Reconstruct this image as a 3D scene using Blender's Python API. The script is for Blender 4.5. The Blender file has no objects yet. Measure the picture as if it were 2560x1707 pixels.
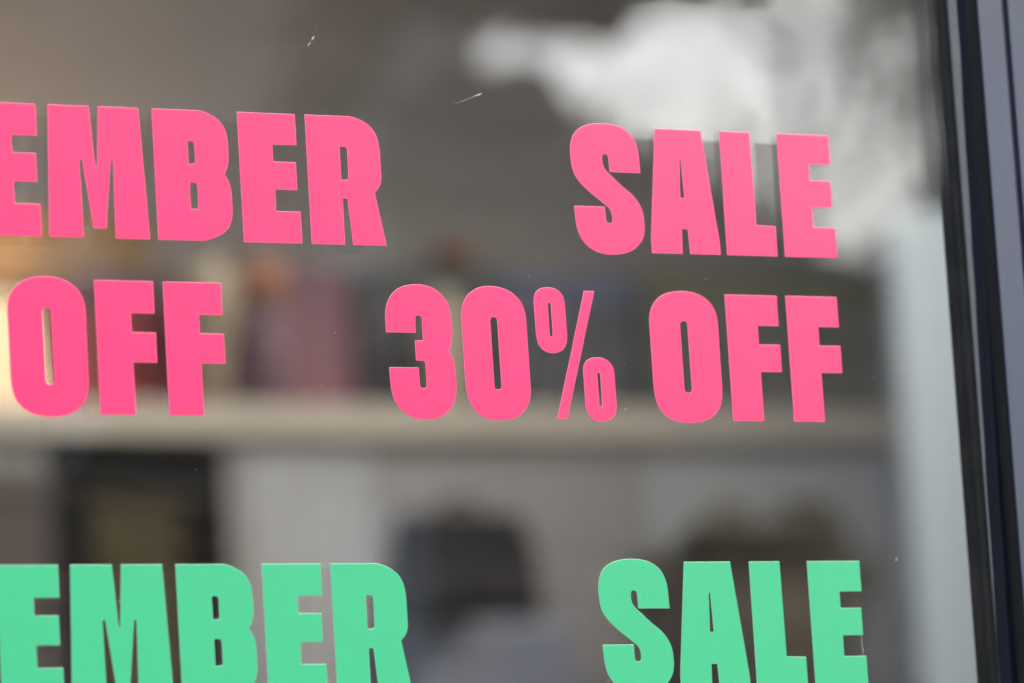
import bpy, bmesh, math, random
from mathutils import Vector, Matrix
from mathutils.geometry import tessellate_polygon

scn = bpy.context.scene
COL = scn.collection
random.seed(7)

# ------------------------------------------------------------------ camera
cam = bpy.data.cameras.new('camera')
cam_o = bpy.data.objects.new('camera', cam)
COL.objects.link(cam_o)
cx = Vector((0.884513, -0.462352, -0.062189))
cu = Vector((-0.015747, -0.162819, 0.986530))
cf = Vector((0.466250, 0.871619, 0.151296))
cam_o.matrix_world = Matrix(((cx.x, cu.x, -cf.x, -1.851108),
                             (cx.y, cu.y, -cf.y, -3.452442),
                             (cx.z, cu.z, -cf.z, 1.348920),
                             (0, 0, 0, 1)))
cam.sensor_width = 36.0
cam.lens = 180.77
cam.clip_start = 0.05
cam.clip_end = 2000
cam.dof.use_dof = True
cam.dof.focus_distance = 3.95
cam.dof.aperture_fstop = 3.5
scn.camera = cam_o

# ------------------------------------------------------------------ light
SUN_EL, SUN_AZ = 44.0, 140.0            # azimuth clockwise from +Y
world = bpy.data.worlds.new('World')
scn.world = world
world.use_nodes = True
nt = world.node_tree
nt.nodes.clear()
sky = nt.nodes.new('ShaderNodeTexSky')
sky.sky_type = 'NISHITA'
sky.sun_disc = False
sky.sun_elevation = math.radians(SUN_EL)
sky.sun_rotation = math.radians(SUN_AZ)
sky.air_density = 1.0
sky.dust_density = 4.5
sky.ozone_density = 3.0
bg = nt.nodes.new('ShaderNodeBackground')
bg.inputs['Strength'].default_value = 0.15
out = nt.nodes.new('ShaderNodeOutputWorld')
nt.links.new(sky.outputs[0], bg.inputs[0])
nt.links.new(bg.outputs[0], out.inputs[0])

sun = bpy.data.lights.new('sun', 'SUN')
sun.energy = 1.0
sun.angle = math.radians(25)
sun.color = (1.0, 0.96, 0.90)
sun_o = bpy.data.objects.new('sun', sun)
COL.objects.link(sun_o)
a, e = math.radians(SUN_AZ), math.radians(SUN_EL)
to_sun = Vector((math.sin(a) * math.cos(e), math.cos(a) * math.cos(e), math.sin(e)))
sun_o.rotation_euler = to_sun.to_track_quat('Z', 'Y').to_euler()
sun_o.location = to_sun * 40

scn.view_settings.view_transform = 'Standard'
scn.view_settings.look = 'None'
scn.view_settings.exposure = 1.3
scn.view_settings.gamma = 1.0
scn.view_settings.use_curve_mapping = False
scn.cycles.transparent_max_bounces = 48
scn.cycles.max_bounces = 14
scn.cycles.glossy_bounces = 6
scn.cycles.diffuse_bounces = 5
scn.cycles.use_denoising = True

# ------------------------------------------------------------------ helpers
def tag(o, label=None, cat=None, group=None, kind=None):
    if label: o['label'] = label
    if cat: o['category'] = cat
    if group: o['group'] = group
    if kind: o['kind'] = kind
    return o

def empty(name, loc, label, cat, group=None):
    o = bpy.data.objects.new(name, None)
    o.empty_display_size = 0.05
    o.location = loc
    COL.objects.link(o)
    return tag(o, label, cat, group)

def link_bm(bm, name, mat, parent=None, loc=None, smooth=False):
    """One mesh object; vertices are given in world space and stored relative to loc (or the parent's place)."""
    base = Vector(loc) if loc is not None else (parent_place(parent) if parent else Vector((0, 0, 0)))
    bmesh.ops.translate(bm, verts=bm.verts, vec=-base)
    me = bpy.data.meshes.new(name)
    bm.to_mesh(me)
    bm.free()
    mats = mat if isinstance(mat, (list, tuple)) else [mat]
    for m in mats: me.materials.append(m)
    if smooth:
        for p in me.polygons: p.use_smooth = True
    o = bpy.data.objects.new(name, me)
    COL.objects.link(o)
    if parent:
        o.parent = parent
        o.location = base - parent_place(parent)
    else:
        o.location = base
    return o

def parent_place(p):
    v = Vector((0, 0, 0))
    while p:
        v += p.location
        p = p.parent
    return v

def add_box(bm, x0, x1, y0, y1, z0, z1, bev=0.0, seg=2):
    m = Matrix.Translation(((x0 + x1) / 2, (y0 + y1) / 2, (z0 + z1) / 2)) @ Matrix.Diagonal((x1 - x0, y1 - y0, z1 - z0, 1))
    r = bmesh.ops.create_cube(bm, size=1.0, matrix=m)
    if bev > 0:
        es = list({e for v in r['verts'] for e in v.link_edges})
        bmesh.ops.bevel(bm, geom=es, offset=bev, segments=seg, affect='EDGES', profile=0.7)

def box(name, mat, x0, x1, y0, y1, z0, z1, parent=None, bev=0.0, loc=None):
    bm = bmesh.new()
    add_box(bm, x0, x1, y0, y1, z0, z1, bev)
    return link_bm(bm, name, mat, parent, loc=loc)

def add_lathe(bm, cx_, cy_, prof, n=28, cap0=True, cap1=True):
    rings = []
    for r, z in prof:
        rings.append([bm.verts.new((cx_ + r * math.cos(2 * math.pi * i / n), cy_ + r * math.sin(2 * math.pi * i / n), z)) for i in range(n)])
    for a_, b_ in zip(rings, rings[1:]):
        for i in range(n):
            bm.faces.new((a_[i], a_[(i + 1) % n], b_[(i + 1) % n], b_[i]))
    if cap0: bm.faces.new(list(reversed(rings[0])))
    if cap1: bm.faces.new(rings[-1])

def lathe(name, mat, cx_, cy_, prof, parent=None, n=28, cap0=True, cap1=True, loc=None):
    bm = bmesh.new()
    add_lathe(bm, cx_, cy_, prof, n, cap0, cap1)
    return link_bm(bm, name, mat, parent, smooth=True, loc=loc)

def add_tube(bm, pts, rad, n=8):
    rings = []
    for i, p in enumerate(pts):
        p = Vector(p)
        t = (Vector(pts[min(i + 1, len(pts) - 1)]) - Vector(pts[max(i - 1, 0)])).normalized()
        s = t.cross(Vector((0.13, 0.97, 0.2))).normalized()
        u = t.cross(s)
        r = rad[i] if isinstance(rad, (list, tuple)) else rad
        rings.append([bm.verts.new(p + r * (math.cos(2 * math.pi * k / n) * s + math.sin(2 * math.pi * k / n) * u)) for k in range(n)])
    for a_, b_ in zip(rings, rings[1:]):
        for k in range(n):
            bm.faces.new((a_[k], a_[(k + 1) % n], b_[(k + 1) % n], b_[k]))
    bm.faces.new(list(reversed(rings[0])))
    bm.faces.new(rings[-1])

# ------------------------------------------------------------------ materials
def mat(name, base, rough=0.6, spec=0.4, noise=0.0, scale=8.0, bump=0.0, bscale=60.0, stretch=None, metal=0.0, coat=0.0):
    m = bpy.data.materials.new(name)
    m.use_nodes = True
    t = m.node_tree
    p = t.nodes['Principled BSDF']
    p.inputs['Base Color'].default_value = (*base, 1)
    p.inputs['Roughness'].default_value = rough
    p.inputs['Specular IOR Level'].default_value = spec
    p.inputs['Metallic'].default_value = metal
    p.inputs['Coat Weight'].default_value = coat
    p.inputs['Coat Roughness'].default_value = 0.28
    tc = t.nodes.new('ShaderNodeTexCoord')
    src = tc.outputs['Object']
    if stretch:
        mp = t.nodes.new('ShaderNodeMapping')
        mp.inputs['Scale'].default_value = stretch
        t.links.new(src, mp.inputs[0])
        src = mp.outputs[0]
    if noise > 0:
        n = t.nodes.new('ShaderNodeTexNoise')
        n.inputs['Scale'].default_value = scale
        n.inputs['Detail'].default_value = 6
        n.inputs['Roughness'].default_value = 0.6
        t.links.new(src, n.inputs['Vector'])
        r = t.nodes.new('ShaderNodeMapRange')
        r.inputs[1].default_value = 0.3
        r.inputs[2].default_value = 0.7
        r.inputs[3].default_value = 1 - noise
        r.inputs[4].default_value = 1 + noise
        t.links.new(n.outputs['Fac'], r.inputs[0])
        v = t.nodes.new('ShaderNodeVectorMath')
        v.operation = 'SCALE'
        v.inputs[0].default_value = base
        t.links.new(r.outputs[0], v.inputs['Scale'])
        t.links.new(v.outputs[0], p.inputs['Base Color'])
    if bump > 0:
        n2 = t.nodes.new('ShaderNodeTexNoise')
        n2.inputs['Scale'].default_value = bscale
        n2.inputs['Detail'].default_value = 4
        t.links.new(src, n2.inputs['Vector'])
        b = t.nodes.new('ShaderNodeBump')
        b.inputs['Strength'].default_value = bump
        b.inputs['Distance'].default_value = 0.002
        t.links.new(n2.outputs['Fac'], b.inputs['Height'])
        t.links.new(b.outputs[0], p.inputs['Normal'])
    return m

def glass_mat(name='window_glass', f0=0.050, dirt=0.0):
    """Clear pane: Schlick reflection over straight-through transmission, the same from both sides of each face."""
    m = bpy.data.materials.new(name)
    m.use_nodes = True
    t = m.node_tree
    t.nodes.clear()
    o = t.nodes.new('ShaderNodeOutputMaterial')
    g = t.nodes.new('ShaderNodeNewGeometry')
    d = t.nodes.new('ShaderNodeVectorMath'); d.operation = 'DOT_PRODUCT'
    t.links.new(g.outputs['Incoming'], d.inputs[0]); t.links.new(g.outputs['Normal'], d.inputs[1])
    ab = t.nodes.new('ShaderNodeMath'); ab.operation = 'ABSOLUTE'
    t.links.new(d.outputs['Value'], ab.inputs[0])
    om = t.nodes.new('ShaderNodeMath'); om.operation = 'SUBTRACT'; om.inputs[0].default_value = 1
    t.links.new(ab.outputs[0], om.inputs[1])
    pw = t.nodes.new('ShaderNodeMath'); pw.operation = 'POWER'; pw.inputs[1].default_value = 5
    t.links.new(om.outputs[0], pw.inputs[0])
    ma = t.nodes.new('ShaderNodeMath'); ma.operation = 'MULTIPLY_ADD'; ma.inputs[1].default_value = 1 - f0; ma.inputs[2].default_value = f0
    t.links.new(pw.outputs[0], ma.inputs[0])
    tr = t.nodes.new('ShaderNodeBsdfTransparent'); tr.inputs[0].default_value = (0.985, 0.992, 0.988, 1)
    gl = t.nodes.new('ShaderNodeBsdfGlossy'); gl.inputs['Roughness'].default_value = 0.0
    gl.inputs['Color'].default_value = (1, 1, 1, 1)
    mx = t.nodes.new('ShaderNodeMixShader')
    t.links.new(ma.outputs[0], mx.inputs[0]); t.links.new(tr.outputs[0], mx.inputs[1]); t.links.new(gl.outputs[0], mx.inputs[2])
    if dirt > 0:                                   # thin film of dust with wiping streaks
        tc = t.nodes.new('ShaderNodeTexCoord')
        mp = t.nodes.new('ShaderNodeMapping'); mp.inputs['Rotation'].default_value = (0, math.radians(24), 0); mp.inputs['Scale'].default_value = (3.0, 3.0, 16.0)
        t.links.new(tc.outputs['Object'], mp.inputs[0])
        n1 = t.nodes.new('ShaderNodeTexNoise'); n1.inputs['Scale'].default_value = 1.6; n1.inputs['Detail'].default_value = 5; n1.inputs['Distortion'].default_value = 0.6
        t.links.new(mp.outputs[0], n1.inputs['Vector'])
        n2 = t.nodes.new('ShaderNodeTexNoise'); n2.inputs['Scale'].default_value = 900; n2.inputs['Detail'].default_value = 2
        t.links.new(tc.outputs['Object'], n2.inputs['Vector'])
        r1 = t.nodes.new('ShaderNodeMapRange'); r1.inputs[1].default_value = 0.38; r1.inputs[2].default_value = 0.75; r1.inputs[3].default_value = 0.25; r1.inputs[4].default_value = 1.0
        t.links.new(n1.outputs['Fac'], r1.inputs[0])
        r2 = t.nodes.new('ShaderNodeMapRange'); r2.inputs[1].default_value = 0.35; r2.inputs[2].default_value = 0.8; r2.inputs[3].default_value = 0.5; r2.inputs[4].default_value = 2.2
        t.links.new(n2.outputs['Fac'], r2.inputs[0])
        m1 = t.nodes.new('ShaderNodeMath'); m1.operation = 'MULTIPLY'
        t.links.new(r1.outputs[0], m1.inputs[0]); t.links.new(r2.outputs[0], m1.inputs[1])
        m2 = t.nodes.new('ShaderNodeMath'); m2.operation = 'MULTIPLY'; m2.inputs[1].default_value = dirt
        t.links.new(m1.outputs[0], m2.inputs[0])
        df = t.nodes.new('ShaderNodeBsdfDiffuse'); df.inputs[0].default_value = (0.60, 0.55, 0.49, 1)
        mx2 = t.nodes.new('ShaderNodeMixShader')
        t.links.new(m2.outputs[0], mx2.inputs[0]); t.links.new(mx.outputs[0], mx2.inputs[1]); t.links.new(df.outputs[0], mx2.inputs[2])
        mx = mx2
    t.links.new(mx.outputs[0], o.inputs[0])
    return m

def emit_mat(name, col, strength):
    m = bpy.data.materials.new(name)
    m.use_nodes = True
    p = m.node_tree.nodes['Principled BSDF']
    p.inputs['Base Color'].default_value = (0.7, 0.55, 0.35, 1)
    p.inputs['Roughness'].default_value = 0.8
    p.inputs['Emission Color'].default_value = (*col, 1)
    p.inputs['Emission Strength'].default_value = strength
    return m

GLASS = glass_mat()
GLASS_DUSTY = glass_mat('dusty_window_glass', 0.05, 0.014)
GLASS_LOWE = glass_mat('coated_window_glass', 0.080)
PINK = mat('pink_vinyl', (0.84, 0.017, 0.135), 0.30, 1.0, noise=0.09, scale=520, bump=0.07, bscale=700, coat=0.55)
GREEN = mat('green_vinyl', (0.030, 0.43, 0.190), 0.30, 1.0, noise=0.05, scale=520, bump=0.07, bscale=700, coat=0.55)
VINYL_BACK = mat('grey_adhesive_back', (0.20, 0.15, 0.15), 0.8, 0.1)
PINK_EDGE = mat('pink_cut_edge', (0.88, 0.40, 0.47), 0.6)
GREEN_EDGE = mat('green_cut_edge', (0.50, 0.72, 0.55), 0.6)
PAINT = mat('slate_blue_frame_paint', (0.054, 0.067, 0.098), 0.42, 0.45, noise=0.14, scale=14, bump=0.08, bscale=160, stretch=(1, 1, 0.15))
BEAD = mat('dark_navy_glazing_bead', (0.007, 0.008, 0.018), 0.5, 0.3, noise=0.15, scale=40)
RUBBER = mat('black_rubber', (0.012, 0.012, 0.013), 0.6, 0.3)
SEAL = mat('black_butyl_seal', (0.003, 0.003, 0.003), 1.0, 0.0)
GROOVE = mat('dirty_groove_seal', (0.11, 0.10, 0.125), 0.8, 0.2, noise=0.2, scale=60)
INFRAME = mat('dark_inner_frame', (0.022, 0.025, 0.023), 0.6, 0.15)
ALU = mat('dull_aluminium', (0.85, 0.82, 0.78), 0.6, 0.3, metal=0.0, noise=0.06, scale=120)
ALU_HOLE = mat('spacer_perforation', (0.10, 0.07, 0.06), 0.8)
DUST = mat('dust', (0.48, 0.48, 0.46), 0.9, 0.1)
# ------------------------------------------------------------------ ground and street
ASPHALT = mat('asphalt', (0.05, 0.05, 0.052), 0.9, 0.2, noise=0.25, scale=3, bump=0.4, bscale=80)
PAVING = mat('concrete_paving', (0.28, 0.27, 0.25), 0.85, 0.2, noise=0.15, scale=2.5, bump=0.2, bscale=60)
KERB = mat('kerb_stone', (0.32, 0.31, 0.29), 0.8, 0.2, noise=0.15, scale=5)
GRASSY = mat('ground_earth', (0.09, 0.10, 0.05), 0.95, 0.1, noise=0.3, scale=0.6)
RENDER = mat('grey_shopfront_render', (0.30, 0.30, 0.30), 0.85, 0.2, noise=0.1, scale=4, bump=0.3, bscale=90)
BRICK = mat('dark_brick', (0.13, 0.085, 0.065), 0.9, 0.15, noise=0.25, scale=9)
ROUGHCAST = mat('grey_roughcast', (0.72, 0.66, 0.57), 0.9, 0.15, noise=0.12, scale=3)
SLATE = mat('roof_slate', (0.05, 0.05, 0.06), 0.7, 0.3, noise=0.2, scale=6)
WHITEPAINT = mat('white_paint', (0.80, 0.80, 0.78), 0.5, 0.4, noise=0.03, scale=5)
BARK = mat('bark', (0.045, 0.035, 0.025), 0.95, 0.1, noise=0.3, scale=12, bump=0.5, bscale=30)
LEAF = mat('dark_leaf', (0.045, 0.065, 0.025), 0.7, 0.3, noise=0.35, scale=3)
YEW = mat('yew_needles', (0.012, 0.020, 0.010), 0.8, 0.1, noise=0.3, scale=4)
YEWWOOD = mat('dark_stained_timber', (0.035, 0.030, 0.026), 0.8, 0.1, noise=0.2, scale=5)
LEAF2 = mat('olive_leaf', (0.085, 0.095, 0.030), 0.7, 0.3, noise=0.35, scale=3)

tag(box('ground', GRASSY, -400, 400, -400, 400, -0.6, -0.16), kind='structure')
tag(box('pavement', PAVING, -60, 60, -4.10, -0.06, -0.16, 0.0), kind='structure')
tag(box('kerb', KERB, -60, 60, -4.25, -4.10, -0.155, 0.003, bev=0.012), kind='structure')
tag(box('road', ASPHALT, -60, 60, -10.4, -4.25, -0.158, -0.12), kind='structure')
tag(box('pavement', PAVING, -60, 60, -12.4, -10.4, -0.157, 0.0), kind='structure')

# the house over the road: seen only as a reflection in the glass
def house(x0, x1, y0, y1, wall_h, ridge_h, wm, label, lean=None):
    h = empty('house', ((x0 + x1) / 2, (y0 + y1) / 2, 0), label, 'house', 'houses across the road')
    box('wall', wm, x0, x1, y0, y1, 0, wall_h, h)
    bm = bmesh.new()
    ym = (y0 + y1) / 2
    o = 0.25
    vs = [bm.verts.new(p) for p in ((x0 - o, y0 - o, wall_h), (x1 + o, y0 - o, wall_h), (x1 + o, y1 + o, wall_h), (x0 - o, y1 + o, wall_h), (x0 - o, ym, ridge_h), (x1 + o, ym, ridge_h))]
    for f in ((0, 1, 5, 4), (2, 3, 4, 5), (1, 2, 5), (3, 0, 4), (3, 2, 1, 0)):
        bm.faces.new([vs[i] for i in f])
    link_bm(bm, 'roof', SLATE, h)
    n = max(1, int((x1 - x0) / 2.2))
    for s in range(int(wall_h // 2.7)):
        for i in range(n):
            xc = x0 + (i + 0.5) * (x1 - x0) / n
            z = 0.95 + s * 2.75
            fr = box('window_frame', WHITEPAINT, xc - 0.5, xc + 0.5, y1, y1 + 0.05, z, z + 1.2, h)
            box('pane', WPANE, xc - 0.43, xc + 0.43, y1 + 0.052, y1 + 0.06, z + 0.07, z + 1.13, fr)
    return h
WPANE = mat('dark_house_pane', (0.02, 0.022, 0.025), 0.08, 0.5)

house(-9.0, 6.70, -21.0, -12.6, 8.4, 11.0, ROUGHCAST, 'cream roughcast house across the road, taller of the two')
pr = empty('porch', (5.4, -11.9, 0), 'white rendered porch in front of the grey house', 'porch')
PORCHM = mat('white_porch_render', (0.50, 0.50, 0.49), 0.8, 0.2, noise=0.05, scale=2)
box('wall', PORCHM, 5.18, 5.78, -12.58, -11.5, 0, 3.45, pr)
box('roof', SLATE, 5.10, 5.86, -12.58, -11.42, 3.455, 3.55, pr)
lean = house(14.5, 30.0, -24.0, -15.0, 5.2, 7.6, BRICK, 'brick house across the road with a lower slate roof')

# lean-to shed at the side of the tall house
sh = empty('shed', (8.0, -13.6, 0), 'dark brick lean-to shed with a sloping slate roof beside the tall house', 'shed')
bm = bmesh.new()
prof = [(6.72, 5.06), (7.25, 4.80), (7.44, 4.77), (8.06, 4.41), (8.4, 4.34), (9.6, 3.95)]
bot = [bm.verts.new((x, -12.7, 0)) for x, z in prof]; top = [bm.verts.new((x, -12.7, z)) for x, z in prof]
bot2 = [bm.verts.new((x, -14.6, 0)) for x, z in prof]; top2 = [bm.verts.new((x, -14.6, z)) for x, z in prof]
for i in range(len(prof) - 1):
    bm.faces.new((bot[i + 1], bot[i], top[i], top[i + 1])); bm.faces.new((bot2[i], bot2[i + 1], top2[i + 1], top2[i]))
bm.faces.new((bot[-1], top[-1], top2[-1], bot2[-1])); bm.faces.new((bot2[0], top2[0], top[0], bot[0]))
link_bm(bm, 'wall', BRICK, sh)
bm = bmesh.new()
for i in range(len(prof) - 1):
    (xa, za), (xb, zb) = prof[i], prof[i + 1]
    q = [bm.verts.new(p) for p in ((xa, -12.55, za + 0.01), (xb, -12.55, zb + 0.01), (xb, -14.7, zb + 0.01), (xa, -14.7, za + 0.01),
                                   (xa, -12.55, za + 0.09), (xb, -12.55, zb + 0.09), (xb, -14.7, zb + 0.09), (xa, -14.7, za + 0.09))]
    for f in ((3, 2, 1, 0), (4, 5, 6, 7), (0, 1, 5, 4), (1, 2, 6, 5), (2, 3, 7, 6), (3, 0, 4, 7)):
        bm.faces.new([q[k] for k in f])
link_bm(bm, 'roof', SLATE, sh)

def leaf_mass(bm, c, rad, n, size, squash=0.85):
    for _ in range(n):
        d = Vector((random.gauss(0, 1), random.gauss(0, 1), random.gauss(0, 1))).normalized()
        r = random.random() ** 0.4
        p = Vector(c) + Vector((d.x * rad * r, d.y * rad * r, d.z * rad * r * squash))
        u = Vector((random.gauss(0, 1), random.gauss(0, 1), random.gauss(0, 1))).normalized()
        w = u.orthogonal().normalized()
        s = size * random.uniform(0.6, 1.4)
        bm.faces.new([bm.verts.new(p + u * s), bm.verts.new(p + w * s * 0.5), bm.verts.new(p - u * s), bm.verts.new(p - w * s * 0.5)])

tr = empty('tree', (4.0, -10.9, 0), 'leaning street tree with a dark leafy crown in front of the grey house', 'tree')
bm = bmesh.new()
add_tube(bm, [(4.0, -10.9, 0), (4.35, -10.9, 2.2), (4.78, -10.9, 3.7), (5.20, -10.9, 4.6), (5.42, -10.9, 4.95), (5.85, -10.9, 6.8)], [0.20, 0.18, 0.16, 0.15, 0.14, 0.06], 10)
add_tube(bm, [(5.1, -10.9, 4.8), (5.9, -11.0, 5.5), (6.6, -11.1, 6.2)], [0.07, 0.05, 0.03], 8)
add_tube(bm, [(5.3, -10.9, 5.4), (4.7, -10.8, 6.3), (4.3, -10.7, 7.0)], [0.06, 0.045, 0.025], 8)
link_bm(bm, 'trunk', BARK, tr, smooth=True)
bm = bmesh.new()
for c, r, n in (((6.12, -10.9, 5.62), 0.86, 1900), ((4.6, -10.8, 6.9), 1.2, 900), ((6.9, -11.0, 7.5), 1.0, 900), ((5.6, -10.9, 7.3), 1.3, 1300), ((5.85, -11.0, 4.38), 0.40, 420), ((7.7, -11.2, 7.6), 0.9, 300)):
    leaf_mass(bm, c, r, n, 0.12)
link_bm(bm, 'crown', LEAF, tr)

def small_tree(x, y, h_, cz, r, n, size, label):
    t = empty('tree', (x, y, 0), label, 'tree')
    bm = bmesh.new()
    add_tube(bm, [(x, y, 0), (x + 0.05, y, h_ * 0.4), (x - 0.04, y, h_ * 0.7), (x, y, h_)], [0.06, 0.045, 0.03, 0.012], 8)
    for k in range(9):
        a_ = 2 * math.pi * k / 9 + 0.4
        zb = cz - r * 0.5 + 0.12 * k * r
        add_tube(bm, [(x, y, zb), (x + 0.5 * r * math.cos(a_), y + 0.5 * r * math.sin(a_), zb + 0.35 * r), (x + 0.95 * r * math.cos(a_), y + 0.95 * r * math.sin(a_), zb + 0.6 * r)], [0.022, 0.014, 0.008], 6)
    link_bm(bm, 'trunk', BARK, t, smooth=True)
    bm = bmesh.new()
    for k in range(70):
        d_ = Vector((random.gauss(0, 1), random.gauss(0, 1), random.gauss(0, 1))).normalized() * r * random.uniform(0.3, 0.95)
        leaf_mass(bm, (x + d_.x, y + d_.y, cz + d_.z), r * 0.30, n, size)
    link_bm(bm, 'crown', LEAF2, t)
small_tree(10.0, -15.8, 7.6, 6.0, 2.0, 22, 0.034, 'thin crowned tree behind the shed with sky showing through')
small_tree(8.80, -12.95, 6.1, 5.45, 0.60, 7, 0.040, 'slim young tree by the lower end of the shed roof')

yw = empty('added_yew_bush', (3.9, -11.3, 0), 'added dense dark yew bush left of the porch, to darken the reflection', 'bush')  # made-up bush, added so the glass mirrors darkness at lower left
bm = bmesh.new()
add_tube(bm, [(3.7, -11.3, 0), (3.72, -11.3, 2.6)], [0.12, 0.05], 8)
link_bm(bm, 'trunk', BARK, yw)
bm = bmesh.new()
for i in range(8):
    for zc, rr in ((0.9, 0.75), (1.9, 0.72), (2.8, 0.62), (3.15, 0.5)):
        leaf_mass(bm, (2.2 + i * 0.36 + random.uniform(-.1, .1), -11.3 + random.uniform(-.15, .15), zc + random.uniform(-.1, .1)), rr, 170, 0.13, 0.9)
link_bm(bm, 'foliage', YEW, yw)
dk = empty('added_garage_front', (6.1, -12.4, 0), 'added dark timber garage front beside the porch, to darken the reflection', 'garage')  # made-up front, built tall to keep the reflection dark here
for i in range(5):
    box('board', YEWWOOD, 5.80 + i * 0.18, 5.97 + i * 0.18, -12.58, -12.42, 0, 4.32, dk)

hd = empty('hedge', (8.6, -11.3, 0), 'olive green garden hedge on the far pavement by the shed', 'hedge')
bm = bmesh.new()
for i in range(9):
    leaf_mass(bm, (7.4 + i * 0.42, -11.9 + random.uniform(-.1, .1), 2.7 + random.uniform(-.2, .25)), 0.75, 420, 0.10, 1.0)
    leaf_mass(bm, (7.4 + i * 0.42, -11.9, 1.2), 0.8, 260, 0.12, 1.4)
link_bm(bm, 'foliage', LEAF2, hd)

# ------------------------------------------------------------------ the shop: outer wall and room
WALLP = mat('grey_wall_paint', (0.335, 0.292, 0.25), 0.85, 0.2, noise=0.06, scale=2)
CEIL = mat('ceiling_paint', (0.62, 0.62, 0.61), 0.9, 0.2, noise=0.03, scale=2)
PILLARM = mat('pale_pillar_paint', (0.68, 0.74, 0.73), 0.6, 0.3, noise=0.03, scale=4)
FLOORM = mat('shop_floor_tiles', (0.42, 0.41, 0.39), 0.5, 0.4, noise=0.1, scale=3)

tag(box('wall', RENDER, -6, 8, 0.0, 0.24, 3.0, 5.3), kind='structure')
tag(box('wall', RENDER, -6, 8, 0.0, 0.24, 0.0, 0.42), kind='structure')
tag(box('wall', RENDER, -6, -2.72, 0.0, 0.24, 0.42, 3.0), kind='structure')
tag(box('wall', RENDER, 3.42, 8, 0.0, 0.24, 0.42, 3.0), kind='structure')
tag(box('floor', FLOORM, -4.2, 6.5, 0.24, 7.6, 0.0, 0.12), kind='structure')
RLX0, RLX1, RLY0, RLY1 = -3.2, 5.6, 0.8, 6.2      # rooflight opening, unseen and put in to brighten the shop
tag(box('ceiling', CEIL, -4.2, 6.5, 0.24, RLY0, 4.9, 5.05), kind='structure')
tag(box('ceiling', CEIL, -4.2, 6.5, RLY1, 7.6, 4.9, 5.05), kind='structure')
tag(box('ceiling', CEIL, -4.2, RLX0, RLY0, RLY1, 4.9, 5.05), kind='structure')
tag(box('ceiling', CEIL, RLX1, 6.5, RLY0, RLY1, 4.9, 5.05), kind='structure')
rl = empty('added_rooflight', (1.2, 3.5, 5.05), 'flat glass rooflight put into the unseen ceiling to brighten the shop', 'added_rooflight')
box('pane', GLASS, RLX0 - 0.05, RLX1 + 0.05, RLY0 - 0.05, RLY1 + 0.05, 5.056, 5.066, rl)
for x in (RLX0, -0.3, 2.7, RLX1):
    box('glazing_bar', WHITEPAINT, x - 0.03, x + 0.03, RLY0 - 0.05, RLY1 + 0.05, 5.067, 5.11, rl)
tag(box('back_wall', WALLP, -4.2, 6.5, 7.6, 7.75, 0.0, 5.05), kind='structure')
tag(box('side_wall', WALLP, -4.35, -4.2, 0.24, 7.75, 0.0, 5.05), kind='structure')
tag(box('side_wall', WALLP, 6.5, 6.65, 0.24, 7.75, 0.0, 5.05), kind='structure')
dp = empty('display_panel', (4.05, 5.53, 0.12), 'tall pale grey display panel standing inside by the right edge of the window', 'panel')
box('panel_board', PILLARM, 3.852, 4.25, 5.5, 5.54, 0.17, 3.20, dp, bev=0.004)
for fx in (3.9, 4.12):
    box('foot', BARK, fx, fx + 0.08, 5.35, 5.69, 0.1205, 0.169, dp)

# ------------------------------------------------------------------ the double-glazed window
Z0, Z1 = 0.50, 2.92
win = empty('shop_window', (0.44, 0, 0.42), 'double glazed shop window with slate blue frame and black seals, lettering stuck on it', 'window')
XL, XS = -2.60, 0.4292
box('outer_pane', GLASS_DUSTY, XL, 0.4360, 0.0, 0.0043, Z0, Z1, win)
box('inner_pane', GLASS_LOWE, XL, 0.4360, 0.0170, 0.0213, Z0, Z1, win)
# spacer bar with its row of perforations, between the two panes
sp = box('spacer_bar', ALU, XS, XS + 0.0060, 0.0046, 0.0167, Z0, Z1, win, bev=0.0006)
bm = bmesh.new()
z = Z0 + 0.02
while z < Z1 - 0.02:
    for yy in (0.0072, 0.0105, 0.0138):
        add_box(bm, XS - 0.0001, XS + 0.0002, yy - 0.0009, yy + 0.0009, z + (0.002 if yy == 0.0105 else 0) - 0.0009, z + (0.002 if yy == 0.0105 else 0) + 0.0009)
    z += 0.0034
ph = link_bm(bm, 'perforations', ALU_HOLE, sp)
ph['kind'] = 'stuff'
# black seal and dark inner frame behind the inner pane
box('edge_seal', SEAL, 0.4225, 0.4350, 0.0215, 0.0265, Z0, Z1, win)
box('inner_frame', INFRAME, 0.4219, 0.62, 0.0267, 0.0385, Z0 - 0.06, Z1 + 0.06, win, bev=0.0008)
# glazing bead in front of the outer pane: its edge runs a little out of true, lower down it covers the spacer
bm = bmesh.new()
zs = [Z0 + (Z1 - Z0) * i / 60 for i in range(61)]
def bead_x(z):
    t = (z - 1.68) / (2.24 - 1.68)
    return 0.4180 + 0.0086 * min(max(t, -0.6), 1.25) ** 1.0 * (1.0 if t > 0 else 0.6) + 0.00035 * math.sin(z * 61) + 0.00025 * math.sin(z * 143 + 1)
sec = []
for z in zs:
    x = bead_x(z)
    sec.append([bm.verts.new(p) for p in ((x, -0.0002, z), (x + 0.0012, -0.0105, z), (x + 0.0030, -0.0125, z), (0.4262, -0.0130, z), (0.4400, -0.0130, z), (0.4400, -0.0002, z))])
for a_, b_ in zip(sec, sec[1:]):
    for i in range(6):
        bm.faces.new((a_[i], b_[i], b_[(i + 1) % 6], a_[(i + 1) % 6]))
link_bm(bm, 'glazing_bead', BEAD, win)
# rubber gasket between bead and frame
bm = bmesh.new()
add_box(bm, 0.4258, 0.4330, -0.0290, -0.0132, Z0, Z1, 0.0010)
link_bm(bm, 'gasket', RUBBER, win)
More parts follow.
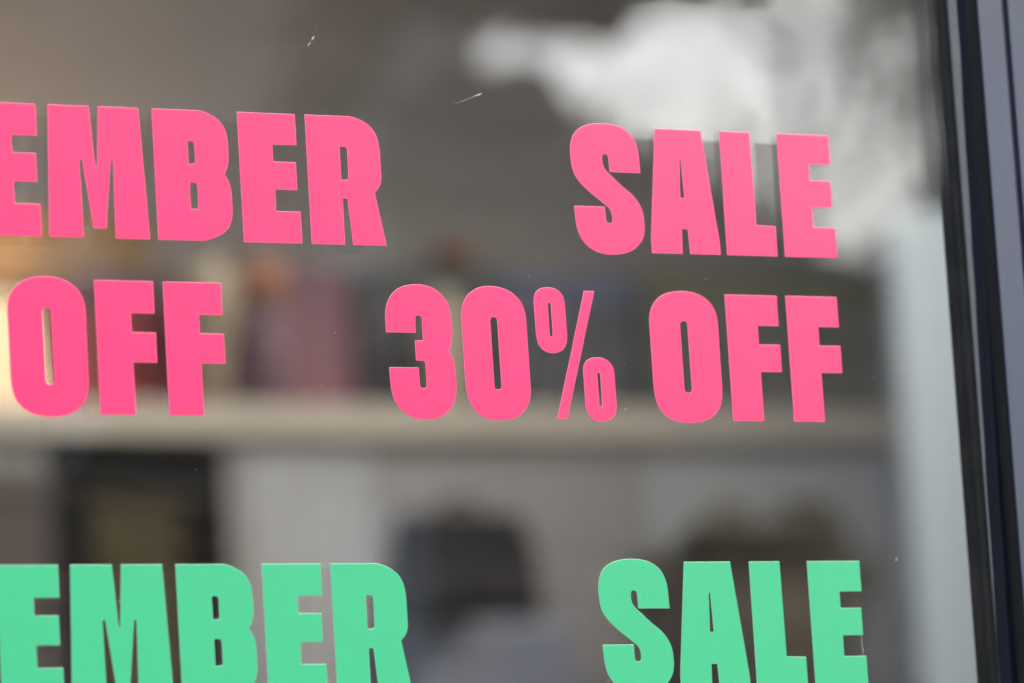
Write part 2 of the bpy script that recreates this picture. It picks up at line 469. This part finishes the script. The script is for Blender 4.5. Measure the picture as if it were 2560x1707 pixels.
# frame members: mullion in two profiles with a groove between them
box('frame_profile', PAINT, 0.4268, 0.4508, -0.0300, -0.0005, Z0 - 0.06, Z1 + 0.06, win, bev=0.0012) if False else None
bm = bmesh.new()
add_box(bm, 0.4268, 0.4498, -0.0312, -0.0292, Z0 - 0.06, Z1 + 0.06, 0.0006)
add_box(bm, 0.4334, 0.4498, -0.0290, -0.0132, Z0 - 0.06, Z1 + 0.06)
link_bm(bm, 'frame_profile', PAINT, win)
box('groove_strip', GROOVE, 0.4500, 0.4552, -0.0270, 0.0, Z0 - 0.06, Z1 + 0.06, win)
box('frame_profile', PAINT, 0.4554, 0.6200, -0.0316, 0.0, Z0 - 0.06, Z1 + 0.06, win, bev=0.0012)
box('frame_rail', PAINT, XL - 0.1, 0.4255, -0.0300, -0.0005, Z1 - 0.005, Z1 + 0.08, win, bev=0.001)
box('frame_rail', PAINT, XL - 0.1, 0.4255, -0.0300, -0.0005, Z0 - 0.08, Z0 + 0.005, win, bev=0.001)
box('frame_post', PAINT, XL - 0.1, XL + 0.01, -0.0300, -0.0005, Z0 + 0.006, Z1 - 0.006, win, bev=0.001)

added_win = empty('shop_window', (2.0, 0, 0.42), 'added second shop window, unseen, for more daylight indoors, beyond the wide slate blue mullion', 'window')  # window out of view, added to let more light into the room
box('pane', GLASS, 0.6210, 3.34, 0.0, 0.0043, Z0, Z1, added_win)
box('frame_post', PAINT, 3.34, 3.415, -0.03, 0.03, Z0 - 0.06, Z1 + 0.06, added_win)

# dust specks and small scratches on the outer face of the glass
bm = bmesh.new()
for _ in range(620):
    x, z = random.uniform(-0.5, 0.39), random.uniform(1.62, 2.30)
    r = 0.00014 + 0.00050 * random.random() ** 5
    k = random.uniform(0.5, 1.0)
    bm.faces.new([bm.verts.new((x + r * math.cos(i * math.pi / 3), -0.00012, z + k * r * math.sin(i * math.pi / 3))) for i in range(6)])
d = link_bm(bm, 'dust_specks', DUST, win)
d['kind'] = 'stuff'
def scratch(pts, w):
    bm = bmesh.new()
    n = len(pts)
    L = []; R = []
    for i, (x, z) in enumerate(pts):
        (xa, za), (xb, zb) = pts[max(i - 1, 0)], pts[min(i + 1, n - 1)]
        dx, dz = xb - xa, zb - za
        l = math.hypot(dx, dz) or 1
        ww = w * (0.25 + 0.75 * math.sin(math.pi * (i + 0.5) / n)) * random.uniform(0.5, 1.3)
        L.append(bm.verts.new((x - dz / l * ww, -0.00015, z + 2.02 + dx / l * ww)))
        R.append(bm.verts.new((x + dz / l * ww, -0.00015, z + 2.02 - dx / l * ww)))
    for i in range(n - 1):
        bm.faces.new((R[i], R[i + 1], L[i + 1], L[i]))
    return link_bm(bm, 'scratch', DUST, win)
def line(a_, b_, n=7, j=0.0003):
    return [(a_[0] + (b_[0] - a_[0]) * i / n + random.uniform(-j, j), a_[1] + (b_[1] - a_[1]) * i / n + random.uniform(-j, j)) for i in range(n + 1)]
scratch(line((-0.1643, 0.1540), (-0.1625, 0.1562), 4), 0.0005)
scratch(line((-0.1606, 0.1588), (-0.1590, 0.1611), 4), 0.0006)
scratch(line((-0.1592, 0.1680), (-0.1555, 0.1682), 4, 0.0001), 0.00015)
scratch(line((-0.0245, 0.1197), (-0.0173, 0.1226), 8), 0.0005)
scratch(line((-0.0420, 0.1130), (-0.0250, 0.1195), 10), 0.00012)
scratch(line((0.0870, 0.1712), (0.0909, 0.1722), 4), 0.00035)
scratch(line((0.0830, 0.1800), (0.0845, 0.1785), 3), 0.0003)
scratch(line((-0.1010, 0.1905), (-0.1005, 0.2020), 8, 0.0004), 0.00018)
scratch(line((0.3290, -0.2437), (0.3304, -0.2396), 5), 0.0004)
scratch(line((0.2912, -0.3021), (0.2922, -0.3185), 8, 0.0001), 0.00018)
scratch(line((0.0135, -0.0190), (0.0150, -0.0225), 4, 0.0005), 0.0002)

# ------------------------------------------------------------------ vinyl lettering
GL = {
    'E': [[(0.000,1.000),(0.487,1.000),(0.487,0.758),(0.284,0.758),(0.284,0.627),(0.473,0.627),(0.473,0.410),(0.286,0.410),(0.286,0.245),(0.489,0.245),(0.489,0.000),(0.000,0.000)]],
    'F': [[(0.000,1.000),(0.478,1.000),(0.478,0.755),(0.286,0.755),(0.286,0.613),(0.480,0.613),(0.480,0.393),(0.286,0.393),(0.286,0.000),(0.000,0.000)]],
    'M': [[(0.038,1.000),(0.369,1.000),(0.401,0.532),(0.410,0.532),(0.442,1.000),(0.772,1.000),(0.814,0.000),(0.533,0.000),(0.542,0.590),(0.525,0.590),(0.464,0.074),(0.358,0.074),(0.294,0.588),(0.274,0.589),(0.279,0.000),(0.000,0.000)]],
    'B': [[(0.000,1.000),(0.319,1.000),(0.401,1.000),(0.466,0.980),(0.538,0.941),(0.581,0.898),(0.608,0.837),(0.617,0.761),(0.618,0.645),(0.608,0.591),(0.593,0.550),(0.571,0.516),(0.605,0.469),(0.621,0.415),(0.626,0.354),(0.626,0.224),(0.614,0.163),(0.588,0.108),(0.544,0.065),(0.476,0.029),(0.393,0.000),(0.327,0.000),(0.001,0.000)],
        [(0.283,0.759),(0.312,0.761),(0.331,0.754),(0.336,0.736),(0.336,0.617),(0.332,0.594),(0.318,0.587),(0.284,0.586)],
        [(0.285,0.441),(0.319,0.442),(0.338,0.436),(0.343,0.418),(0.343,0.262),(0.338,0.247),(0.324,0.243),(0.283,0.243)]],
    'R': [[(0.001,1.000),(0.329,1.000),(0.393,1.000),(0.456,0.984),(0.522,0.953),(0.570,0.913),(0.601,0.866),(0.619,0.804),(0.625,0.734),(0.625,0.524),(0.616,0.485),(0.596,0.449),(0.561,0.413),(0.637,0.000),(0.351,0.000),(0.322,0.359),(0.286,0.358),(0.283,0.000),(0.000,0.000)],
        [(0.285,0.760),(0.318,0.761),(0.337,0.755),(0.344,0.737),(0.342,0.523),(0.337,0.510),(0.323,0.505),(0.284,0.504)]],
    'S': [[(0.620,0.636),(0.341,0.638),(0.338,0.749),(0.333,0.769),(0.318,0.778),(0.297,0.778),(0.287,0.764),(0.284,0.736),(0.286,0.704),(0.297,0.671),(0.319,0.641),(0.363,0.604),(0.447,0.529),(0.532,0.466),(0.582,0.408),(0.613,0.348),(0.625,0.291),(0.627,0.203),(0.617,0.147),(0.594,0.099),(0.555,0.054),(0.498,0.014),(0.420,-0.013),(0.325,-0.023),(0.232,-0.017),(0.158,0.006),(0.099,0.044),(0.054,0.095),(0.025,0.156),(0.011,0.227),(0.005,0.360),(0.281,0.360),(0.284,0.254),(0.291,0.234),(0.310,0.228),(0.328,0.231),(0.337,0.247),(0.339,0.287),(0.331,0.321),(0.313,0.350),(0.279,0.377),(0.216,0.424),(0.136,0.484),(0.073,0.542),(0.030,0.600),(0.007,0.663),(0.000,0.742),(0.000,0.806),(0.009,0.862),(0.031,0.918),(0.070,0.964),(0.134,1.000),(0.211,1.020),(0.296,1.026),(0.385,1.022),(0.465,1.004),(0.527,0.970),(0.574,0.923),(0.602,0.862),(0.615,0.795)]],
    'A': [[(0.100,1.000),(0.517,1.000),(0.627,0.093),(0.625,0.000),(0.347,0.000),(0.338,0.199),(0.289,0.200),(0.280,0.000),(0.002,0.000),(0.000,0.109)],
        [(0.306,0.754),(0.317,0.755),(0.327,0.451),(0.295,0.450)]],
    'L': [[(0.003,1.000),(0.284,1.000),(0.290,0.249),(0.466,0.245),(0.467,0.000),(0.000,0.000)]],
    'O': [[(0.000,0.779),(0.009,0.839),(0.031,0.892),(0.067,0.939),(0.121,0.979),(0.193,1.008),(0.273,1.018),(0.337,1.020),(0.408,1.013),(0.483,0.990),(0.541,0.953),(0.585,0.907),(0.611,0.849),(0.622,0.784),(0.620,0.238),(0.614,0.184),(0.599,0.129),(0.570,0.079),(0.524,0.036),(0.466,0.004),(0.394,-0.016),(0.314,-0.022),(0.235,-0.019),(0.159,-0.001),(0.096,0.031),(0.048,0.079),(0.018,0.142),(0.004,0.212),(0.001,0.289)],
        [(0.278,0.757),(0.286,0.773),(0.304,0.779),(0.323,0.780),(0.337,0.772),(0.341,0.752),(0.344,0.248),(0.337,0.227),(0.319,0.218),(0.300,0.219),(0.284,0.230),(0.279,0.252)]],
    'zero': [[(0.000,0.796),(0.010,0.859),(0.034,0.910),(0.075,0.961),(0.137,1.000),(0.203,1.020),(0.268,1.025),(0.338,1.020),(0.410,1.001),(0.473,0.967),(0.522,0.917),(0.553,0.857),(0.565,0.783),(0.568,0.228),(0.560,0.170),(0.539,0.111),(0.504,0.060),(0.452,0.020),(0.388,-0.006),(0.304,-0.016),(0.227,-0.016),(0.154,0.002),(0.092,0.037),(0.046,0.088),(0.018,0.151),(0.005,0.222),(0.001,0.284)],
        [(0.252,0.754),(0.258,0.774),(0.272,0.781),(0.293,0.781),(0.306,0.771),(0.310,0.751),(0.312,0.252),(0.309,0.235),(0.298,0.227),(0.274,0.225),(0.258,0.232),(0.254,0.252)]],
    'three': [[(0.000,0.647),(0.000,0.776),(0.009,0.838),(0.032,0.897),(0.068,0.948),(0.122,0.990),(0.188,1.015),(0.265,1.025),(0.342,1.023),(0.415,1.004),(0.474,0.972),(0.520,0.924),(0.551,0.867),(0.565,0.795),(0.570,0.663),(0.565,0.612),(0.551,0.561),(0.527,0.521),(0.556,0.476),(0.572,0.422),(0.578,0.352),(0.577,0.229),(0.567,0.167),(0.542,0.106),(0.504,0.058),(0.448,0.017),(0.377,-0.009),(0.298,-0.017),(0.218,-0.010),(0.149,0.015),(0.090,0.058),(0.045,0.117),(0.019,0.191),(0.012,0.253),(0.009,0.387),(0.262,0.387),(0.265,0.252),(0.272,0.234),(0.293,0.227),(0.313,0.233),(0.321,0.253),(0.320,0.411),(0.316,0.430),(0.302,0.440),(0.242,0.442),(0.242,0.587),(0.311,0.589),(0.312,0.759),(0.304,0.777),(0.283,0.782),(0.266,0.780),(0.258,0.766),(0.255,0.647)]],
    'upper': [[(0.000,0.910),(0.008,0.957),(0.030,0.993),(0.068,1.016),(0.120,1.025),(0.181,1.022),(0.231,1.001),(0.261,0.966),(0.275,0.915),(0.278,0.648),(0.276,0.613),(0.261,0.575),(0.233,0.541),(0.189,0.521),(0.136,0.514),(0.084,0.523),(0.042,0.550),(0.015,0.589),(0.003,0.640)],
        [(0.125,0.897),(0.132,0.904),(0.145,0.903),(0.150,0.891),(0.151,0.648),(0.146,0.640),(0.133,0.638),(0.126,0.645)]],
    'slash': [[(0.308,1.002),(0.403,1.004),(0.091,0.001),(0.000,0.003)]],
    'lower': [[(0.000,0.391),(0.009,0.428),(0.035,0.462),(0.079,0.484),(0.133,0.490),(0.186,0.484),(0.233,0.461),(0.263,0.428),(0.277,0.382),(0.279,0.111),(0.274,0.076),(0.254,0.034),(0.218,0.001),(0.171,-0.016),(0.122,-0.020),(0.074,-0.011),(0.036,0.017),(0.012,0.055),(0.001,0.104)],
        [(0.126,0.360),(0.132,0.367),(0.143,0.367),(0.148,0.357),(0.151,0.114),(0.146,0.103),(0.132,0.102),(0.126,0.110)]],

}
def smooth(poly, closed=True):
    """Round the shallow corners of a traced outline; keep the sharp ones."""
    P = [Vector(p) for p in poly]
    n = len(P)
    outp = []
    for i in range(n):
        a_, b_, c_ = P[i - 1], P[i], P[(i + 1) % n]
        u, v = (b_ - a_), (c_ - b_)
        ang = abs(u.angle_signed(v)) if u.length > 0 and v.length > 0 else 0
        if math.radians(3) < ang < math.radians(50):
            k = min(u.length, v.length) * 0.30
            p0, p1 = b_ - u.normalized() * k, b_ + v.normalized() * k
            outp += [p0, (p0 + 2 * b_ + p1) / 4, p1]
        else:
            outp.append(b_)
    return outp

S_ = 0.1          # cap height in metres
VT = 0.00045      # vinyl thickness
def glyph_mesh(key, pink):
    polys = [smooth(p) for p in GL[key]]
    bm = bmesh.new()
    tri = tessellate_polygon([[Vector((p.x, p.y, 0)) for p in q] for q in polys])
    def split(seq):
        o_, k_ = [], 0
        for q in polys:
            o_.append(seq[k_:k_ + len(q)]); k_ += len(q)
        return o_
    flat = [p for q in polys for p in q]
    ins = []
    for qi, q in enumerate(polys):                 # front face drawn in a hair: a pale cut edge shows all round
        ar = sum(q[i - 1].x * q[i].y - q[i].x * q[i - 1].y for i in range(len(q)))
        sg = (1 if ar > 0 else -1) * (1 if qi == 0 else -1)
        for i in range(len(q)):
            u = (q[i] - q[i - 1]).normalized(); v = (q[(i + 1) % len(q)] - q[i]).normalized()
            nu, nv = Vector((-u.y, u.x)) * sg, Vector((-v.y, v.x)) * sg
            m_ = nu + nv
            m_ = m_ / max(m_.length_squared / 2, 0.6) if m_.length > 1e-4 else nu
            ins.append(q[i] + m_ * 0.0024)
    fr = [bm.verts.new((p.x * S_, -VT, p.y * S_)) for p in ins]
    bk = [bm.verts.new((p.x * S_, -0.00006, p.y * S_)) for p in flat]
    for t in tessellate_polygon([[Vector((p.x, p.y, 0)) for p in q] for q in split(ins)]):
        f = bm.faces.new([fr[i] for i in t])
        f.normal_update()
        if f.normal.y > 0: f.normal_flip()
    for t in tri:
        f2 = bm.faces.new([bk[i] for i in t])
        f2.material_index = 2
        f2.normal_update()
        if f2.normal.y < 0: f2.normal_flip()
    k = 0
    for q in polys:
        n = len(q)
        for i in range(n):
            a_, b_ = k + i, k + (i + 1) % n
            f = bm.faces.new((fr[a_], fr[b_], bk[b_], bk[a_]))
            f.material_index = 1
        k += n
    me = bpy.data.meshes.new('letter')
    bm.to_mesh(me)
    bm.free()
    for m in ((PINK, PINK_EDGE, VINYL_BACK) if pink else (GREEN, GREEN_EDGE, VINYL_BACK)): me.materials.append(m)
    return me
MESH = {}
def glyph(name, key, pink, x, y, parent=None):
    if (key, pink) not in MESH: MESH[key, pink] = glyph_mesh(key, pink)
    o = bpy.data.objects.new(name, MESH[key, pink])
    COL.objects.link(o)
    p = Vector((x * S_, 0, 2.02 + y * S_))
    if parent:
        o.parent = parent
        o.location = p - parent.location
    else:
        o.location = p
    return o
D = 3.4293        # drop from one block of lettering to the next, in cap heights
H2 = -1.3159      # baseline of the second line of a block
PG, GG = 'pink vinyl letters on the shop window', 'green vinyl letters on the shop window'
EMBER = [('E', -4.4003, 'E', 'letter E in front of the M'), ('M', -3.8551, 'M', 'letter M'), ('B', -2.9776, 'B', 'letter B'),
         ('E', -2.2750, 'E', 'letter E between B and R'), ('R', -1.7099, 'R', 'letter R ending the word')]
SALE = [('S', 0.5720, 'S', 'letter S starting the word SALE'), ('A', 1.2451, 'A', 'letter A of the word SALE'),
        ('L', 1.9274, 'L', 'letter L of the word SALE'), ('E', 2.4600, 'E', 'letter E ending the word SALE')]
for key, x, ch, txt in EMBER + SALE:
    tag(glyph('vinyl_letter', key, True, x, 0), 'pink vinyl ' + txt + ', on the window', 'letter', PG)
    tag(glyph('vinyl_letter', key, False, x, -D), 'green vinyl ' + txt + ', low on the window', 'letter', GG)
for key, x, txt in (('O', -4.2156, 'letter O of the word OFF under EMBER'), ('F', -3.5150, 'first letter F of OFF under EMBER'), ('F', -2.9608, 'second letter F of OFF under EMBER'),
                    ('three', -1.1250, 'digit 3 of the 30% under the R'), ('zero', -0.4732, 'digit 0 next to the percent sign'),
                    ('O', 1.1800, 'letter O after the percent sign'), ('F', 1.8782, 'first letter F of OFF under SALE'), ('F', 2.4363, 'second letter F of OFF under SALE')):
    tag(glyph('vinyl_digit' if key in ('three', 'zero') else 'vinyl_letter', key, True, x, H2), 'pink vinyl ' + txt, 'digit' if key in ('three', 'zero') else 'letter', PG)
pc = empty('percent_sign', (0.0165, 0, 2.02 + H2 * S_), 'pink vinyl percent sign made of two rings and a slash', 'percent sign', PG)
glyph('ring', 'upper', True, 0.165, H2, pc)
glyph('slash', 'slash', True, 0.3068, H2, pc)
glyph('ring', 'lower', True, 0.5628, H2, pc)
# the block of lettering above, whose feet show only as reflections between the panes
for key, x, txt in (('O', 1.18, 'letter O high on the window above SALE'), ('F', 1.8782, 'first letter F high above SALE'), ('F', 2.4363, 'second letter F high above SALE')):
    tag(glyph('vinyl_letter', key, False, x, H2 + D), 'green vinyl ' + txt, 'letter', GG)

# ------------------------------------------------------------------ shelf unit inside the shop
OAK = mat('greyed_oak', (0.52, 0.445, 0.345), 0.55, 0.35, noise=0.10, scale=4, stretch=(0.5, 4, 8))
DARKOAK = mat('dark_oak', (0.13, 0.095, 0.06), 0.55, 0.35, noise=0.12, scale=4, stretch=(4, 4, 0.5))
PALE = mat('pale_grey_cupboard_paint', (0.275, 0.255, 0.232), 0.6, 0.3, noise=0.06, scale=2)
PALER = mat('reflection_lit_cupboard_paint', (0.37, 0.357, 0.338), 0.6, 0.3, noise=0.05, scale=2)  # same cupboard paint made paler: reflected brightness put into the colour
unit = empty('cupboard', (3.0, 7.2, 0.12), 'tall pale grey cupboard with a wooden top board against the back wall', 'cupboard')
box('carcass', PALE, 1.239, 4.695, 6.903, 7.598, 0.121, 2.9139, unit)
box('top_board', OAK, 1.207, 4.775, 6.847, 7.597, 2.9155, 2.9859, unit, bev=0.003)
for xa, xb, m in ((1.255, 2.103, PALE), (2.111, 2.975, PALE), (2.983, 3.303, PALER), (3.311, 3.991, PALE), (3.999, 4.687, PALER)):
    d_ = box('door', m, xa, xb, 6.879, 6.903, 0.20, 2.9059, unit, bev=0.003)

# lit table lamp
LAMP = emit_mat('lit_cream_lampshade', (1.0, 0.52, 0.14), 0.12)
BRASS = mat('brass', (0.45, 0.30, 0.10), 0.35, 0.5, metal=1.0)
lp = empty('table_lamp', (2.415, 7.191, 2.9875), 'lit table lamp with a warm cream drum shade beside the red box', 'lamp')
lathe('base', BRASS, 2.415, 7.191, [(0.10, 2.9867), (0.10, 3.0003), (0.02, 3.0115), (0.02, 3.0307)], lp)
lathe('lamp_shade', LAMP, 2.415, 7.191, [(0.225, 3.0051), (0.196, 3.2467), (0.191, 3.2467), (0.220, 3.0051)], lp, n=40, cap0=False, cap1=False)

bulb = bpy.data.lights.new('bulb', 'POINT')
bulb.energy = 9.0
bulb.color = (1.0, 0.66, 0.32)
bulb.shadow_soft_size = 0.05
bulb_o = bpy.data.objects.new('bulb', bulb)
COL.objects.link(bulb_o)
bulb_o.parent = lp
bulb_o.location = (0, 0, 3.1267 - 2.9875)

def carton(name, m, lid, x0, x1, y0, y1, z0, z1, label, cat, group='boxes stacked on top of the cupboard'):
    e_ = empty(name, ((x0 + x1) / 2, (y0 + y1) / 2, z0), label, cat, group)
    zl = z1 - 0.07
    box('body', m, x0 + 0.005, x1 - 0.005, y0 + 0.005, y1 - 0.005, z0, zl, e_, bev=0.005)
    box('lid', lid, x0, x1, y0, y1, zl + 0.0005, z1, e_, bev=0.005)
    return e_
T = 2.9867
carton('storage_box', mat('dark_red_card', (0.22, 0.022, 0.018), 0.6, noise=0.1), mat('plum_card', (0.08, 0.035, 0.045), 0.6, noise=0.1), 2.671, 2.959, 7.015, 7.303, T, 3.3059, 'dark red lidded storage box on top of the cupboard beside the lamp', 'box')
carton('storage_box', mat('mauve_card', (0.18, 0.078, 0.095), 0.7, noise=0.08), mat('mauve_lid', (0.16, 0.074, 0.092), 0.7, noise=0.08), 2.975, 3.338, 7.015, 7.303, T, 3.3267, 'mauve lidded storage box in the middle of the cupboard top', 'box')
carton('storage_box', mat('charcoal_card', (0.05, 0.05, 0.049), 0.7, noise=0.1), mat('charcoal_lid', (0.045, 0.052, 0.05), 0.7, noise=0.1), 3.355, 3.711, 7.015, 7.303, T, 3.3347, 'charcoal storage box between the mauve box and the slate one', 'box')
carton('storage_box', mat('slate_card', (0.052, 0.055, 0.06), 0.7, noise=0.1), mat('blue_grey_lid', (0.07, 0.08, 0.13), 0.7, noise=0.1), 3.727, 4.087, 7.015, 7.303, T, 3.3267, 'slate grey storage box with a bluish lid', 'box')
carton('storage_box', mat('olive_card', (0.085, 0.088, 0.070), 0.7, noise=0.1), mat('olive_lid', (0.09, 0.088, 0.04), 0.7, noise=0.1), 4.111, 4.751, 7.015, 7.303, T, 3.3347, 'wide olive storage box at the right end of the cupboard top', 'box')

def vase(name, m, x, y, prof, label, cat, extra=None):
    e_ = empty(name, (x, y, T), label, cat)
    lathe('body', m, x, y, [(r * 1.6, T + z * 1.6) for r, z in prof], e_)
    if extra: lathe(extra[0], extra[1], x, y, [(r * 1.6, T + z * 1.6) for r, z in extra[2]], e_)
    return e_
vase('jar', mat('lilac_glaze', (0.15, 0.080, 0.095), 0.5), 3.066, 6.919, [(0.030, 0.0), (0.034, 0.02), (0.034, 0.125), (0.026, 0.14)], 'lilac grey jar with a round orange stopper in front of the mauve box', 'jar',
     ('stopper', mat('orange_glaze', (0.36, 0.14, 0.07), 0.5), [(0.012, 0.1402), (0.032, 0.155), (0.037, 0.178), (0.030, 0.202), (0.010, 0.213)]))
vase('vase', mat('beige_stoneware', (0.36, 0.28, 0.19), 0.6), 2.931, 6.927, [(0.02, 0.0), (0.024, 0.05), (0.026, 0.08), (0.042, 0.12), (0.047, 0.16), (0.036, 0.195), (0.02, 0.21)], 'beige stoneware vase between the red and mauve boxes', 'vase')
vase('vase', mat('tan_stoneware', (0.50, 0.40, 0.26), 0.6), 3.515, 6.919, [(0.024, 0.0), (0.028, 0.03), (0.028, 0.13), (0.018, 0.16), (0.02, 0.17)], 'slim tan vase in front of the charcoal box', 'vase')
e_ = empty('flower_pot', (3.719, 7.111, 3.3355), 'small terracotta pot on top of the dark boxes', 'pot')
zt = 3.3347 + 0.0006
lathe('body', mat('terracotta', (0.26, 0.085, 0.04), 0.8, noise=0.1), 3.655, 7.111, [(0.034, zt), (0.048, zt + 0.045), (0.052, zt + 0.05), (0.052, zt + 0.066), (0.044, zt + 0.067)], e_)

# wooden ledge on the wall above the lamp
WOODG = mat('golden_wood', (0.24, 0.15, 0.06), 0.55, 0.35, noise=0.15, scale=3, stretch=(3, 1, 0.4))
cb = empty('wall_ledge', (2.55, 7.55, 3.38), 'golden wooden ledge box on the grey wall above the lamp', 'ledge')
box('box_front', WOODG, 1.95, 3.04, 7.45, 7.475, 3.36, 3.50, cb, bev=0.004)
box('shelf_top', WOODG, 1.94, 3.05, 7.44, 7.598, 3.5005, 3.525, cb, bev=0.004)
box('underside', WOODG, 1.95, 3.04, 7.4755, 7.598, 3.36, 3.38, cb)

# things under the top shelf
BLACK = mat('black_wood', (0.004, 0.004, 0.004), 0.9, 0.02)
OLIVE = mat('dark_olive_canvas', (0.050, 0.036, 0.012), 0.8, 0.2, noise=0.3, scale=5)
LB = 1.8755 + 0.0006
tb = empty('console_table', (2.725, 6.436, 0.12), 'tall narrow dark oak console table in front of the cupboard', 'table')
box('table_top', DARKOAK, 1.375, 4.375, 6.211, 6.631, 1.8231, 1.8755, tb, bev=0.003)
for lx in (1.390, 4.300):
    for ly in (6.226, 6.556):
        box('leg', DARKOAK, lx, lx + 0.05, ly, ly + 0.05, 0.121, 1.8223, tb, bev=0.003)
pf = empty('picture_frame', (2.410, 6.301, LB), 'black framed dark olive picture standing on the console table', 'picture')
Fx0, Fx1, Fz1, w = 2.260, 2.651, 2.8026, 0.085
box('frame_bar', BLACK, Fx0, Fx0 + w, 6.271, 6.309, LB, Fz1, pf)
box('frame_bar', BLACK, Fx1 - w, Fx1, 6.271, 6.309, LB, Fz1, pf)
box('frame_bar', BLACK, Fx0 + w + 0.0005, Fx1 - w - 0.0005, 6.271, 6.309, Fz1 - w, Fz1, pf)
box('frame_bar', BLACK, Fx0 + w + 0.0005, Fx1 - w - 0.0005, 6.271, 6.309, LB, LB + w, pf)
box('canvas', OLIVE, Fx0 + w + 0.0005, Fx1 - w - 0.0005, 6.291, 6.306, LB + w + 0.0005, Fz1 - w - 0.0005, pf)
BOOKD = mat('dark_brown_card', (0.06, 0.045, 0.038), 0.7, noise=0.1)
carton('storage_box', BOOKD, BOOKD, 1.825, 2.259, 6.271, 6.601, LB, 2.7530, 'tall dark brown box left of the framed picture', 'box', None)
DENIM = mat('blue_grey_denim', (0.20, 0.205, 0.235), 0.9, noise=0.15, scale=20)
st = empty('jeans_stack', (3.265, 6.451, LB), 'stack of folded blue grey jeans under the black handbag', 'clothes')
hj = (2.4336 - LB) / 6
for i in range(6):
    z = LB + i * hj
    box('folded_jeans', DENIM, 3.071 + 0.005 * (i % 3), 3.461 - 0.004 * (i % 2), 6.271 + 0.004 * (i % 2), 6.601, z, z + hj - 0.002, st, bev=0.022)
LEATHER = mat('black_leather', (0.012, 0.011, 0.011), 0.8, 0.1, noise=0.1, bump=0.2)
HX, HY = 3.265, 6.406
bg_ = empty('handbag', (HX, HY, 2.4358), 'black leather handbag sitting on the folded jeans', 'handbag')
bm = bmesh.new()
rows = [(0.155, 0.095, 2.4358), (0.168, 0.104, 2.4531), (0.168, 0.098, 2.5355), (0.164, 0.080, 2.5956), (0.156, 0.050, 2.6480), (0.148, 0.026, 2.6765)]
ring = []
for a_, b_, z in rows:
    r_ = []
    for i in range(24):
        t = 2 * math.pi * i / 24
        r_.append(bm.verts.new((HX + a_ * math.copysign(abs(math.cos(t)) ** 0.6, math.cos(t)), HY + b_ * math.copysign(abs(math.sin(t)) ** 0.6, math.sin(t)), z)))
    ring.append(r_)
for p, q in zip(ring, ring[1:]):
    for i in range(24): bm.faces.new((p[i], p[(i + 1) % 24], q[(i + 1) % 24], q[i]))
bm.faces.new(list(reversed(ring[0]))); bm.faces.new(ring[-1])
link_bm(bm, 'body', LEATHER, bg_, smooth=True)
bm = bmesh.new()
add_tube(bm, [(HX + 0.05 * math.cos(t), HY, 2.6736 + 0.03 * math.sin(t)) for t in [math.pi * k / 12 for k in range(13)]], 0.008, 8)
link_bm(bm, 'handle', LEATHER, bg_, smooth=True)

FELT = mat('charcoal_felt', (0.020, 0.019, 0.020), 0.95, 0.1, noise=0.15, scale=30)
ht = empty('felt_hat', (3.103, 6.316, 2.4358), 'charcoal felt hat leaning on the left of the black handbag', 'hat')
hz = 2.4358 + 0.001
lathe('brim', FELT, 3.103, 6.316, [(0.08, hz), (0.135, hz + 0.004), (0.138, hz + 0.010), (0.08, hz + 0.012)], ht)
lathe('hat_crown', FELT, 3.103, 6.316, [(0.085, hz + 0.0125), (0.082, hz + 0.07), (0.070, hz + 0.10), (0.03, hz + 0.105)], ht)

WICKER = mat('brown_wicker', (0.12, 0.09, 0.055), 0.8, noise=0.3, scale=50, stretch=(1, 1, 3), bump=0.5, bscale=100)
BX, BY = 3.993, 6.451
bk = empty('basket', (BX, BY, LB), 'dark brown wicker basket at the right end of the console table', 'basket')
lathe('body', WICKER, BX, BY, [(0.20, LB), (0.225, 2.1006), (0.245, 2.3255), (0.255, 2.5056), (0.240, 2.5056), (0.225, 2.3255), (0.18, LB + 0.03)], bk, n=36, cap1=True)
bm = bmesh.new()
add_tube(bm, [(BX + 0.250 * math.cos(t), BY + 0.250 * math.sin(t), 2.5175) for t in [2 * math.pi * k / 32 for k in range(33)]], 0.014, 8)
link_bm(bm, 'rim', WICKER, bk, smooth=True)
bm = bmesh.new()
for dx, dz, rr, nn in ((-0.16, 0.03, 0.10, 130), (-0.05, 0.10, 0.11, 160), (0.08, 0.055, 0.12, 170), (0.20, 0.13, 0.10, 140), (0.05, 0.0, 0.17, 200), (0.24, 0.02, 0.09, 90)):
    leaf_mass(bm, (BX + dx, BY - 0.02 + random.uniform(-0.06, 0.06), 2.5130 + dz), rr, nn, 0.034, 0.8)
dr = link_bm(bm, 'dried_leaves', mat('dried_brown_leaves', (0.10, 0.075, 0.04), 0.8, noise=0.3, scale=20), loc=(BX, BY, 2.5206))
tag(dr, 'heap of dried brown leaves filling the wicker basket', 'dried leaves', kind='stuff')
